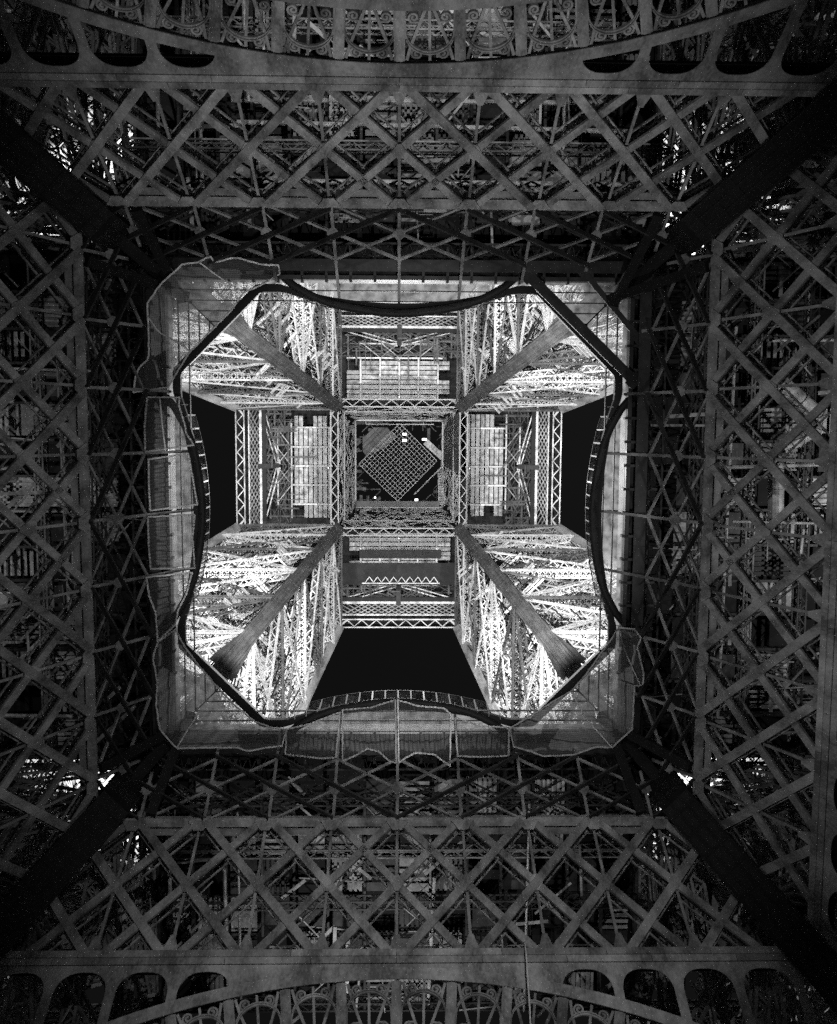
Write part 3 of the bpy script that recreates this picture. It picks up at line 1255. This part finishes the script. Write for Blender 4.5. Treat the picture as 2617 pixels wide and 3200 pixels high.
def build_leg():
    t = thing('tower_leg', 'brightly lit lattice leg rising ' + CORNER_AT[0], 'tower leg', (-25, -25, H0), 0, 'upper tower legs')
    hs = [58.6, 68.5, 78.0, 87.0, 95.5, 103.0, 109.0, 113.5]

    def cpt(i, j, h):
        return Vector((-(UO(h) if i else UI(h)), -(UO(h) if j else UI(h)), h))
    # columns: plain plated box columns, the inner one with a flared foot
    def column(i, j, a, b, w, mat, nm='column'):
        m = MB()
        P, Q = cpt(i, j, a), cpt(i, j, b)
        m.bar(P, Q, w, w * 0.8, (1, 1, 0) if i == j else (1, -1, 0))
        ax = (Q - P).normalized()
        dirs = Vector((1, 1, 0)) if i == j else Vector((1, -1, 0))
        s = ax.cross(dirs).normalized()
        n = s.cross(ax)
        for e in (-1, 1):
            for ff in (-1, 1):
                o = s * (e * w * 0.5) + n * (ff * w * 0.41)
                m.bar(P + o, Q + o, 0.14, 0.1, n)
        for e in (-0.22, 0.16):
            for ff in (-1, 1):
                o = s * (e * w) + n * (ff * w * 0.41)
                m.bar(P + o, Q + o, 0.07, 0.07, n)
        L = (Q - P).length
        for k in range(int(L / 1.9)):
            for ff in (-1, 1):
                c = P + ax * (1.0 + 1.9 * k) + n * (ff * w * 0.405)
                m.bar(c - s * (w * 0.5), c + s * (w * 0.5), 0.12, 0.04, n)
        return part(nm, m, mat, t)
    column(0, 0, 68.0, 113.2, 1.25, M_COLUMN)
    column(0, 0, 58.6, 68.0, 0.5, M_BLACK, 'column_stub')  # painted black to stand for the unlit lower length
    column(0, 1, 58.6, 113.2, 1.0, M_PLATE)
    column(1, 0, 58.6, 113.2, 1.0, M_PLATE)
    column(1, 1, 58.6, 113.2, 1.0, M_PLATE)
    # flared foot with stub plates
    P, Q = cpt(0, 0, 72.2), cpt(0, 0, 78.0)
    m = MB()
    s = Vector((1, -1, 0)).normalized()
    m.prism([P - s * 1.25, P - s * 0.9 + Vector((.2, .2, -.5)), P + s * 0.9 + Vector((.2, .2, -.5)), P + s * 1.25, Q + s * 0.66, Q - s * 0.66], Vector((-0.5, -0.5, 0)))
    part('column_foot', m, M_COLUMN, t)
    faces = (((0, 0), (0, 1)), ((0, 0), (1, 0)), ((1, 0), (1, 1)), ((0, 1), (1, 1)))
    for fi, (A_, B_) in enumerate(faces):
        up = Vector((1, 0, 0)) if A_[0] == B_[0] else Vector((0, 1, 0))
        for k in range(len(hs) - 1):
            a, b = hs[k], hs[k + 1]
            sub = 2 if fi >= 2 else 1
            for q in range(sub):
                f0, f1 = q / sub, (q + 1) / sub
                L0, L1 = cpt(*A_, a).lerp(cpt(*B_, a), f0), cpt(*A_, a).lerp(cpt(*B_, a), f1)
                U0, U1 = cpt(*A_, b).lerp(cpt(*B_, b), f0), cpt(*A_, b).lerp(cpt(*B_, b), f1)
                for (P, Q) in ((L0, U1), (L1, U0)):
                    m = MB()
                    m.laced(P, Q, 0.6, 0.6, up, 0.13, 0.62, 0.09)
                    part('brace', m, M_LEG if fi >= 2 else (M_LEG, M_SHADE, M_LEG)[(2 * k + (P - L0).length.__lt__(1e-3) + fi) % 3], t)  # pale and dark copies paint lit bars and silhouettes into the inner faces
            m = MB()
            m.laced(cpt(*A_, b), cpt(*B_, b), 0.7, 0.75, up, 0.16, 0.6, 0.11, cross=True)
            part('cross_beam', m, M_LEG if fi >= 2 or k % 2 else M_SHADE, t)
            if fi >= 2:
                m = MB()
                m.laced(cpt(*A_, a).lerp(cpt(*B_, a), 0.5), cpt(*A_, b).lerp(cpt(*B_, b), 0.5), 0.6, 0.6, up, 0.14, 0.6, 0.1, cross=True)
                part('mullion', m, M_LEG, t)
    # diaphragms
    for k in range(1, len(hs) - 1):
        h = hs[k]
        for (A_, B_) in (((0, 0), (1, 1)), ((1, 0), (0, 1))):
            m = MB()
            m.laced(cpt(*A_, h), cpt(*B_, h), 0.55, 0.6, (0, 0, 1), 0.13, 0.6, 0.09)
            part('diaphragm_beam', m, M_LEG, t)
    return t


leg = build_leg()
legs = [leg] + [turn_copy(leg, a, 'brightly lit lattice leg rising ' + w_) for a, w_ in zip(SIDES[1:], CORNER_AT[1:])]


def leg_clutter(root, seed):
    """what fills each leg: lift track, stairs, pipes, fine lattice"""
    r = random.Random(seed)
    b = Vector(root['base'])
    rot0 = root.rotation_euler.z

    def at(fu, fv, h):
        return Vector((-(UI(h) + (UO(h) - UI(h)) * fu), -(UI(h) + (UO(h) - UI(h)) * fv), h))
    # lift track sleepers running along the inner column, in short stacks
    for side in (0, 1):
        for q in range(9):
            h = 76 + q * 4.0 + r.uniform(-.8, .8)
            if r.random() < 0.25:
                continue
            m = MB()
            n = r.randint(3, 5)
            for k in range(n):
                hh = h + k * 0.55
                f0 = 0.10 + 0.02 * r.random()
                p = at(f0, f0 + 0.02, hh)
                L = r.uniform(1.6, 3.0)
                d = Vector((-1, 1, 0)).normalized() if side else Vector((1, -1, 0)).normalized()
                m.bar(p + d * 0.8, p + d * (0.8 + L), 0.3, 0.06, (0.5, 0.5, 1))
            o = part('sleeper_stack', m, M_WHITE, root)
    # stairs: flights folding back and forth
    hh = 59.0
    k = 0
    while hh < 110:
        f = 0.42 + 0.1 * (k % 3)
        p = at(f, 0.3, hh)
        q = at(f, 0.62, hh + 2.6)
        if k % 2:
            p, q = at(f, 0.62, hh), at(f, 0.3, hh + 2.6)
        m = MB()
        ax = q - p
        for e in (-0.55, 0.55):
            m.bar(p + Vector((e, 0, 0)), q + Vector((e, 0, 0)), 0.08, 0.28)
        n = 14
        for i in range(n):
            c = p.lerp(q, (i + 0.5) / n)
            m.box((c.x - 0.52, c.y - 0.13, c.z), (c.x + 0.52, c.y + 0.13, c.z + 0.03))
        part('stair_flight', m, M_LEG, root)
        hh += 3.1
        k += 1
    # pale sheets added as a brighter backing inside the lattice
    for k in range(16):
        h = r.uniform(64, 111)
        p = at(r.uniform(.25, .95), r.uniform(.25, .95), h)
        w, l = r.uniform(.4, 1.6), r.uniform(.4, 1.6)
        m = MB()
        m.box((p.x - w, p.y - l, h), (p.x + w, p.y + l, h + 0.05))
        part('backing_sheet', m, M_WHITE, root)
    # uncountable thin bars, kept clear of the two floodlights
    LAMP_F = 0.33
    m = MB()
    for k in range(2200):
        h = r.uniform(59, 112.5)
        q = r.random()
        if q < 0.5:       # near the two outer faces
            fu, fv = (r.uniform(.86, 1.0), r.uniform(0, 1))
            if r.random() < .5:
                fu, fv = fv, fu
        else:
            fu, fv = r.uniform(0.05, 1), r.uniform(0.05, 1)
        p = at(fu, fv, h)
        if min((p - at(LAMP_F, LAMP_F, 62)).length, (p - at(LAMP_F, LAMP_F, 84)).length) < 4.5:
            continue
        g = at(min(1, max(0, fu + r.uniform(-.22, .22))), min(1, max(0, fv + r.uniform(-.22, .22))), min(113, max(58.6, h + r.uniform(-3, 3))))
        m.bar(p, g, r.choice((0.05, 0.07, 0.1, 0.16)), 0.05, (r.uniform(-1, 1), r.uniform(-1, 1), r.uniform(-1, 1)))
    for face in (0, 1):
        for k in range(1500):
            f = r.uniform(0, 1)
            h = r.uniform(59, 112)
            df, dh = r.choice((-1, 1)) * r.uniform(.06, .14), r.uniform(1.0, 2.2)
            g = min(1, max(0, f + df))
            o = r.uniform(.93, 1.02)
            p, q = (at(o, f, h), at(o, g, min(113, h + dh))) if face else (at(f, o, h), at(g, o, min(113, h + dh)))
            m.bar(p, q, r.choice((0.07, 0.1, 0.13, 0.18)), 0.05, (1, 0, 0) if face else (0, 1, 0))
    part('fine_lattice', m, M_LEG, root, kind='stuff')
    m = MB()
    for k in range(260):
        h = r.uniform(60, 108)
        fu, fv = r.uniform(0, 1), r.uniform(-.01, 0.03)
        if r.random() < .5:
            fu, fv = fv, fu
        p = at(fu, fv, h)
        L = r.uniform(4, 14)
        q = at(min(1, max(-.01, fu + r.uniform(-.35, .35))) if fu > .05 else fu, min(1, max(-.01, fv + r.uniform(-.35, .35))) if fv > .05 else fv, min(113, h + L))
        pts = [p.lerp(q, i / 6) + Vector((r.uniform(-.12, .12), r.uniform(-.12, .12), 0)) for i in range(7)]
        m.tube(pts, r.choice((0.03, 0.045, 0.07)), 4)
    part('silhouette_strands', m, M_BLACK, root, kind='stuff')  # black strands painted as bars in silhouette before the lit lattice


for i, L in enumerate(legs):
    leg_clutter(L, 100 + i)

# ------------------------------------------------------------------ second floor
HS = 113.5


def build_second_girder():
    """the two girders that span between two legs, with the deck between them"""
    t = thing('second_floor_bay', 'second floor bay of crossed girders and pale deck ' + SIDE_AT[0], 'floor bay', (0, -14, HS), 0, 'second floor bays')
    up = (0, 0, 1)
    # inner soffit truss: two white chords and a zigzag
    for y in (7.42, 8.32):
        m = MB()
        m.bar((-7.4 if y < 8 else -7.8, -y, HS), (7.4 if y < 8 else 7.8, -y, HS), 0.16, 0.2, up)
        part('chord', m, M_WHITE, t)
    n = 14
    for k in range(n):
        x0, x1 = -6.6 + 13.2 * k / n, -6.6 + 13.2 * (k + 1) / n
        m = MB()
        a, b_ = (7.5, 8.25) if k % 2 else (8.25, 7.5)
        m.bar((x0, -a, HS + .05), (x1, -b_, HS + .05), 0.1, 0.05, up)
        part('zigzag_bar', m, M_WHITE, t)
    for s in (-1, 1):
        m = MB()
        m.bar((s * 7.45, -7.45, HS - .05), (s * 6.4, -8.3, HS - .05), 0.22, 0.08, up)
        part('corner_strut', m, M_WHITE, t)
    # outer soffit truss
    for y, w in ((19.8, 0.14), (18.85, 0.14), (18.3, 0.14)):
        m = MB()
        m.bar((-7.4, -y, HS + (19.8 - y) * .2), (7.4, -y, HS + (19.8 - y) * .2), w, 0.2, up)
        part('chord', m, M_WHITE, t)
    n = 14
    for k in range(n):
        x0, x1 = -6.4 + 12.8 * k / n, -6.4 + 12.8 * (k + 1) / n
        m = MB()
        a, b_ = (19.7, 18.9) if k % 2 else (18.9, 19.7)
        m.bar((x0, -a, HS + .05), (x1, -b_, HS + .05), 0.1, 0.05, up)
        part('zigzag_bar', m, M_WHITE, t)
    for s in (-1, 1):
        m = MB()
        m.bar((s * 7.4, -19.75, HS), (s * 6.4, -18.9, HS), 0.22, 0.08, up)
        part('corner_strut', m, M_WHITE, t)
    # outer girder wall with flat crossed bars, and its top chords
    m = MB()
    for k in range(-9, 9):
        x = k * 0.85
        for s in (-1, 1):
            x1 = x + s * 2.4
            f = 1.0
            if abs(x1) > 7.3:
                f = (7.3 - abs(x)) / max(0.01, (abs(x1) - abs(x)))
                x1 = x + s * 2.4 * f
            if f <= 0.05:
                continue
            m.bar((x, -18.2, HS + .3), (x1, -18.2 + 0.8 * f, HS + .3 + 2.7 * f), 0.14, 0.05, (0, 1, 0))
    part('crossed_bars', m, M_LEG, t, kind='stuff')
    for (y, h, w, mt) in ((17.3, 116.6, 0.3, M_WHITE), (16.9, 116.9, 0.5, M_BLACK)):
        m = MB()
        m.bar((-8.2, -y, h), (8.2, -y, h), w, 0.25, up)
        part('wall_chord', m, mt, t)
    # second wall with raking struts that meet in the middle
    for s in (-1, 1):
        for e in (0.0, 0.45):
            m = MB()
            m.bar((s * 6.9, -17.3 + e, 117.2), (s * 0.25, -15.6 + e, 118.6), 0.14, 0.08, up)
            part('raking_strut', m, M_WHITE, t)
    m = MB()
    m.bar((0, -17.6, 116), (0, -15.4, 118.6), 0.6, 0.5, up)
    part('middle_post', m, M_DARK, t)
    # deck: pale panels between beams
    for k in range(8):
        y0 = -8.55 - 0.60 * k
        for x0, x1 in ((-6.6, -4.95), (-4.75, -2.5), (-2.3, -0.12), (0.12, 2.3), (2.5, 4.75), (4.95, 6.3)):
            if x1 < -4 and k > 5 or x0 > 4.9 and k in (0, 4, 5):
                continue
            m = MB()
            m.box((x0, y0 - 0.48, 118.0), (x1, y0, 118.06))
            part('deck_panel', m, M_PANEL, t)
    for x in (-4.85, -2.4, 0.0, 2.4, 4.85):
        m = MB()
        m.bar((x, -13.6, 117.8), (x, -8.4, 117.8), 0.2, 0.3, up)
        part('deck_beam', m, M_WHITE, t)
    m = MB()
    m.bar((-6.6, -13.55, 117.6), (5.4, -13.55, 117.6), 0.18, 0.3, up)
    part('deck_edge', m, M_WHITE, t)
    for x in (-2.4, 0.0, 2.4):
        for s in (-1, 1):
            m = MB()
            m.bar((x, -13.6, 117.9), (x + s * 2.2, -15.4, 118.4), 0.1, 0.08, up)
            part('deck_brace', m, M_LEG, t)
    m = MB()
    m.bar((-5.0, -15.4, 118.4), (5.0, -15.4, 118.4), 0.16, 0.16, up)
    part('brace_chord', m, M_LEG, t)
    # dim slab above everything
    m = MB()
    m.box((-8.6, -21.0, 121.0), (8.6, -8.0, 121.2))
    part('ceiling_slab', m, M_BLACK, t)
    # lattice walls of the middle shaft
    m = MB()
    for k in range(330):
        q = rnd.random()
        h = HS + 0.4 + 11 * q
        rr = 7.35 - 1.5 * q
        x = rnd.uniform(-rr, rr)
        x1 = max(-rr, min(rr, x + rnd.uniform(-1.6, 1.6)))
        h1 = min(HS + 11.4, h + rnd.uniform(.2, 2.4))
        q1 = (h1 - HS - .4) / 11
        m.bar((x, -rr, h), (x1, -(7.35 - 1.5 * q1), h1), rnd.choice((0.07, 0.1, 0.16)), 0.06, (0, 1, 0))
    part('shaft_lattice', m, M_LEG, t, kind='stuff')
    for q in (0.3, 1.0):
        m = MB()
        rr = 7.3 - 1.5 * q
        m.bar((-rr, -rr, HS + 11 * q), (rr, -rr, HS + 11 * q), 0.16, 0.2, up)
        part('shaft_beam', m, M_LEG, t)
    # underside clutter between deck and outer wall
    m = MB()
    for k in range(280):
        x, y = rnd.uniform(-7.5, 7.5), rnd.uniform(-18, -13.8)
        h = rnd.uniform(117, 120.5)
        a = rnd.choice((0, 0, PI / 2, .5, -.5))
        L = rnd.uniform(.8, 4)
        x1 = max(-7.8, min(7.8, x + math.cos(a) * L))
        m.bar((x, y, h), (x1, y + math.sin(a) * L, h + rnd.uniform(-.4, .4)), rnd.choice((0.06, 0.1, 0.2)), 0.06)
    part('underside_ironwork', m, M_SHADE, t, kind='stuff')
    return t


bay = build_second_girder()
bays = [bay] + [turn_copy(bay, a, 'second floor bay of crossed girders and pale deck ' + w_) for a, w_ in zip(SIDES[1:], SIDE_AT[1:])]

# details that single out each bay
m = MB()
m.box((7.4 * -0.98, 12.2, 116.6), (7.2, 15.0, 116.7))
solo('canopy', m, M_BLACK, 'black sagging canopy hung under one second floor bay', 'canopy')
m = MB()
for k in range(9):
    x = -4.2 + k * 1.02
    m.bar((x, 14.6, 116.0), (x + 0.51, 13.9, 116.1), 0.09)
    m.bar((x + 0.51, 13.9, 116.1), (x + 1.02, 14.6, 116.0), 0.09)
m.bar((-4.6, 14.7, 116.0), (5.2, 14.7, 116.0), 0.14)
solo('canopy_rail', m, M_WHITE, 'white zigzag rail along the edge of the black canopy', 'rail')
m = MB()  # black sheet laid in as a band of shadow
m.box((-5.0, 10.6, 117.3), (5.4, 11.7, 117.4))
solo('shadow_band', m, M_BLACK, 'black band painted as shadow across the pale deck beyond the canopy', 'beam')

t = thing('shaft_screen', 'tall plain iron screen lining one wall of the central shaft', 'screen', (7.3, 0, HS), 0)
m = MB()
m.prism([(7.28, -6.9, HS + .1), (7.28, 0.6, HS + .1), (5.95, 0.2, 123.5), (5.95, -4.6, 123.5), (6.3, -5.8, 120)], (0.06, 0, 0))
part('upper_sheet', m, M_COLUMN, t)
m = MB()
m.prism([(8.3, 1.0, HS - .1), (8.3, 7.2, HS - .1), (6.5, 5.6, 122.5), (6.5, 0.9, 122.5)], (0.06, 0, 0))
part('lower_sheet', m, M_COLUMN, t)

# net stretched over the shaft
t = thing('shaft_net', 'diamond grid of ropes stretched across the central shaft', 'net', (0, 0, 122), 0)
c = [px(1250, 1323, 122), px(1366, 1440, 122), px(1243, 1566, 122), px(1122, 1450, 122)]
n = 15
for k in range(n + 1):
    f = k / n
    for (p, q) in ((c[0].lerp(c[1], f), c[3].lerp(c[2], f)), (c[0].lerp(c[3], f), c[1].lerp(c[2], f))):
        m = MB()
        mid = p.lerp(q, .5) + Vector((0, 0, -0.12))
        m.tube([p, p.lerp(mid, .5), mid, mid.lerp(q, .5), q], 0.036 if 0 < k < n else 0.055, 4)
        part('rope', m, M_CORD, t)
# things over the net
t = thing('octagon_platform', 'dim octagonal platform of boards beside the diamond net', 'platform', (-3.2, -3.0, 126), 0)
o8 = [px(x, y, 126) for x, y in [(1170, 1335), (1210, 1335), (1238, 1365), (1200, 1400), (1145, 1425), (1134, 1410), (1134, 1370)]]
for k in range(5):
    f0, f1 = k / 5, (k + 0.93) / 5
    def cut(pts, f0, f1):
        d = Vector((1, 1, 0)).normalized()
        vs_ = [p.dot(d) for p in pts]
        lo, hi = min(vs_), max(vs_)
        a, b_ = lo + (hi - lo) * f0, lo + (hi - lo) * f1
        def clip(poly, val, keep):
            out = []
            for i in range(len(poly)):
                p, q = poly[i], poly[(i + 1) % len(poly)]
                dp, dq = p.dot(d) - val, q.dot(d) - val
                if keep * dp >= 0:
                    out.append(p)
                if dp * dq < 0:
                    out.append(p.lerp(q, dp / (dp - dq)))
            return out
        return clip(clip(pts, a, 1), b_, -1)
    pl = cut(o8, f0, f1)
    if len(pl) > 2:
        m = MB()
        m.prism(pl, (0, 0, 0.08))
        part('board', m, M_DECK2, t)
t = thing('shaft_stair', 'steep ladder of treads along the wall of the shaft', 'ladder', (5.7, 2, 122), 0)
m = MB()
m.bar(px(1370, 1470, 124), px(1372, 1575, 124), 0.1)
m.bar(px(1385, 1470, 124), px(1388, 1575, 124), 0.1)
part('stringer', m, M_DECK, t)
for k in range(22):
    f = k / 21
    m = MB()
    y = 1470 + 105 * f
    m.bar(px(1370 + 2 * f, y, 124), px(1385 + 3 * f, y, 124), 0.1)
    part('tread', m, M_DECK, t)
m = MB()
m.bar(px(1330, 1380, 127), px(1385, 1430, 127), 0.9, 0.1)
solo('shaft_gangway', m, M_DECK, 'short grey gangway lit by lamps above the diamond net', 'gangway')
m = MB()
m.bar(px(1295, 1545, 123), px(1388, 1452, 123), 0.14)
solo('shaft_handrail', m, M_DECK, 'thin bright rail running slantwise past the diamond net', 'rail')
m = MB()
m.box((-5.8, 4.9, 123.5), (5.4, 5.7, 123.6))
for k in range(24):
    m.box((-3.0 + k * .34, 4.9, 123.3), (-2.86 + k * .34, 5.6, 123.5))
solo('shaft_gallery', m, M_DECK2, 'narrow slatted gallery along the shaft wall under the net', 'gallery')
m = MB()
m.bar((-4.4, -5.3, 123.5), (4.6, -5.3, 123.5), 0.14)
m.bar((-4.4, -5.3, 123.5), (-4.4, -5.8, 123.5), 0.1)
m.bar((3.2, -5.3, 123.5), (3.2, -5.8, 123.5), 0.1)
solo('shaft_rail', m, M_DECK, 'straight pale rail along the far wall of the shaft', 'rail')
m = MB()
for k in range(150):
    a = rnd.uniform(0, 2 * PI)
    q = rnd.uniform(4.6, 6.2)
    x, y = max(-5.9, min(5.9, q * 1.3 * math.cos(a))), max(-5.9, min(5.9, q * 1.3 * math.sin(a)))
    h = rnd.uniform(124.5, 131)
    d = rnd.choice(((1, 0), (0, 1), (1, 0), (.7, .7), (.7, -.7)))
    L = rnd.uniform(.4, 2.2)
    m.bar((x, y, h), (x + d[0] * L, y + d[1] * L, h + rnd.uniform(-.2, .2)), rnd.choice((0.06, 0.1, 0.16, 0.4)), 0.06)
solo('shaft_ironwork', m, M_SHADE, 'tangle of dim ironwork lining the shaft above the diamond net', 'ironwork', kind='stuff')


# ------------------------------------------------------------------ lamps
def floodlight(pos, aim, power, label, group, cone=150, size=0.5, blend=0.6):
    pos = Vector(pos)
    d = (Vector(aim) - pos).normalized()
    t = thing('floodlight', label, 'floodlight', tuple(pos), 0, group)
    m = MB()
    m.bar(pos - d * 0.35, pos - d * 0.05, size, size * 0.7, (1, 0, 0.2))
    m.bar(pos - d * 0.5, pos - d * 0.35, size * 0.6, size * 0.5, (1, 0, 0.2))
    part('housing', m, M_BLACK, t)
    m = MB()
    m.bar(pos - d * 0.05, pos - d * 0.03, size * 0.9, size * 0.6, (1, 0, 0.2))
    part('lens', m, M_LAMP, t)
    m = MB()
    m.bar(pos - d * 0.25 + Vector((size * .6, 0, 0)), pos - d * 0.7 + Vector((size * .6, 0, 0)), 0.05)
    m.bar(pos - d * 0.25 - Vector((size * .6, 0, 0)), pos - d * 0.7 - Vector((size * .6, 0, 0)), 0.05)
    m.bar(pos - d * 0.7 + Vector((size * .6, 0, 0)), pos - d * 0.7 - Vector((size * .6, 0, 0)), 0.05)
    part('bracket', m, M_BLACK, t)
    ld = bpy.data.lights.new('lamp_light', 'SPOT')
    ld.energy = power
    ld.spot_size = math.radians(cone)
    ld.spot_blend = blend
    ld.shadow_soft_size = 0.2
    lo = bpy.data.objects.new('lamp_light', ld)
    C.objects.link(lo)
    lo.parent = t
    lo.location = d * 0.05
    lo.rotation_euler = d.to_track_quat('-Z', 'Y').to_euler()
    return t


for i, a in enumerate(SIDES):
    rot = Matrix.Rotation(a, 3, 'Z')
    p = Vector((0, -16.2, 61.6))
    floodlight(rot @ p, rot @ Vector((0, -2.0, 100)), P_RIM, 'floodlight on the first floor aimed up between the legs', 'floodlights on the first floor', 110, 0.5, 0.3)
    for h, pw in ((63.0, 0.34), (83.0, 0.6)):
        p = Vector((-(UI(h) + 5.5), -(UI(h) + 5.5), h))
        floodlight(rot @ p, rot @ (p + Vector((-0.2, -0.2, 8))), P_LEG * pw, 'floodlight inside a tower leg shining upward', 'floodlights in the upper legs', 100, 0.5, 0.3)
    p = Vector((0, -8.6, HS - 0.6))
    floodlight(rot @ p, rot @ Vector((0, -13.4, 57.6)), P_DOWN, 'small floodlight added under the second floor to brighten the glass floor', 'added floodlights aimed down', 30, 0.12, 0.9)
    p = Vector((2.0, -31.0, 44.0))
    floodlight(rot @ p, rot @ Vector((0, -25.5, 58)), P_DECK * (2.0, 2.4, 2.2, 0.9)[i], 'floodlight added behind the girder to brighten the first floor underside', 'added floodlights under the first floor', 100)
    p = Vector((-37, -37, 36))
    floodlight(rot @ p, rot @ Vector((-31, -31, 57)), P_PIER, 'floodlight inside a lower pier shining upward', 'floodlights in the lower piers', 56)
for (x, y, tx, ty, pw, cone) in ((3.5, 19.0, 0.8, -18.5, 1.0, 38), (3.5, -19.5, 0.8, 18.5, 0.8, 38),
                                 (-19.0, -2.0, 18.5, 0.0, 0.55, 38), (19.0, -2.0, -18.5, 0.0, 0.36, 38)):
    floodlight((x, y, -1.0), (tx, ty, 46), P_PLAZA * pw, 'unseen low floodlight added on the plaza to light a girder', 'added floodlights on the plaza', cone, 0.5, 1.0)
floodlight((3.0, 2.0, -1.0), (0.2, 0.0, 56), P_PLAZA * 0.7, 'unseen low floodlight added on the plaza to light the nets and ropes', None, 31, 0.5, 0.2)  # added lamp that brightens nets and ropes from beneath


# small lit lamps in the shaft and a loose wire under one girder
def small_lamp(x, y, h, w, l, label):
    t = thing('wall_lamp', label, 'lamp', tuple(px(x, y, h)), 0, 'small lit lamps')
    p = px(x, y, h)
    m = MB()
    m.box((p.x - w, p.y - l, h), (p.x + w, p.y + l, h + 0.05))
    part('lens', m, M_LAMP, t)
    m = MB()
    m.box((p.x - w - .04, p.y - l - .04, h + 0.06), (p.x + w + .04, p.y + l + .04, h + 0.25))
    part('housing', m, M_BLACK, t)


for (x, y) in ((1265, 1357), (1265, 1376)):
    small_lamp(x, y, 124, 0.28, 0.14, 'flat lit lamp of a close pair glowing behind the diamond net')
small_lamp(1327, 1373, 126, 0.3, 0.13, 'lit lamp glowing over the short grey gangway')
small_lamp(1173, 1555, 124, 0.1, 0.1, 'round lit lamp on the slatted gallery away from the ladder')
small_lamp(1302, 1562, 124, 0.2, 0.12, 'bright lit lamp on the slatted gallery near the ladder')
for (x, y) in ((2087, 704), (2102, 669), (2168, 790), (2195, 766)):
    small_lamp(x, y, 56, 0.09, 0.09, 'tiny lit lamp in the dark corner beside the slim corner beam')
m = MB()
m.tube([px(1640, 2940, 43.5), px(1645, 2984, 42.2), px(1651, 3070, 40.6), px(1657, 3166, 39.2), px(1660, 3230, 38.0)], 0.04, 6)
solo('hanging_wire', m, M_ROPE, 'thin pale wire hanging loose in front of the girder belt', 'wire')
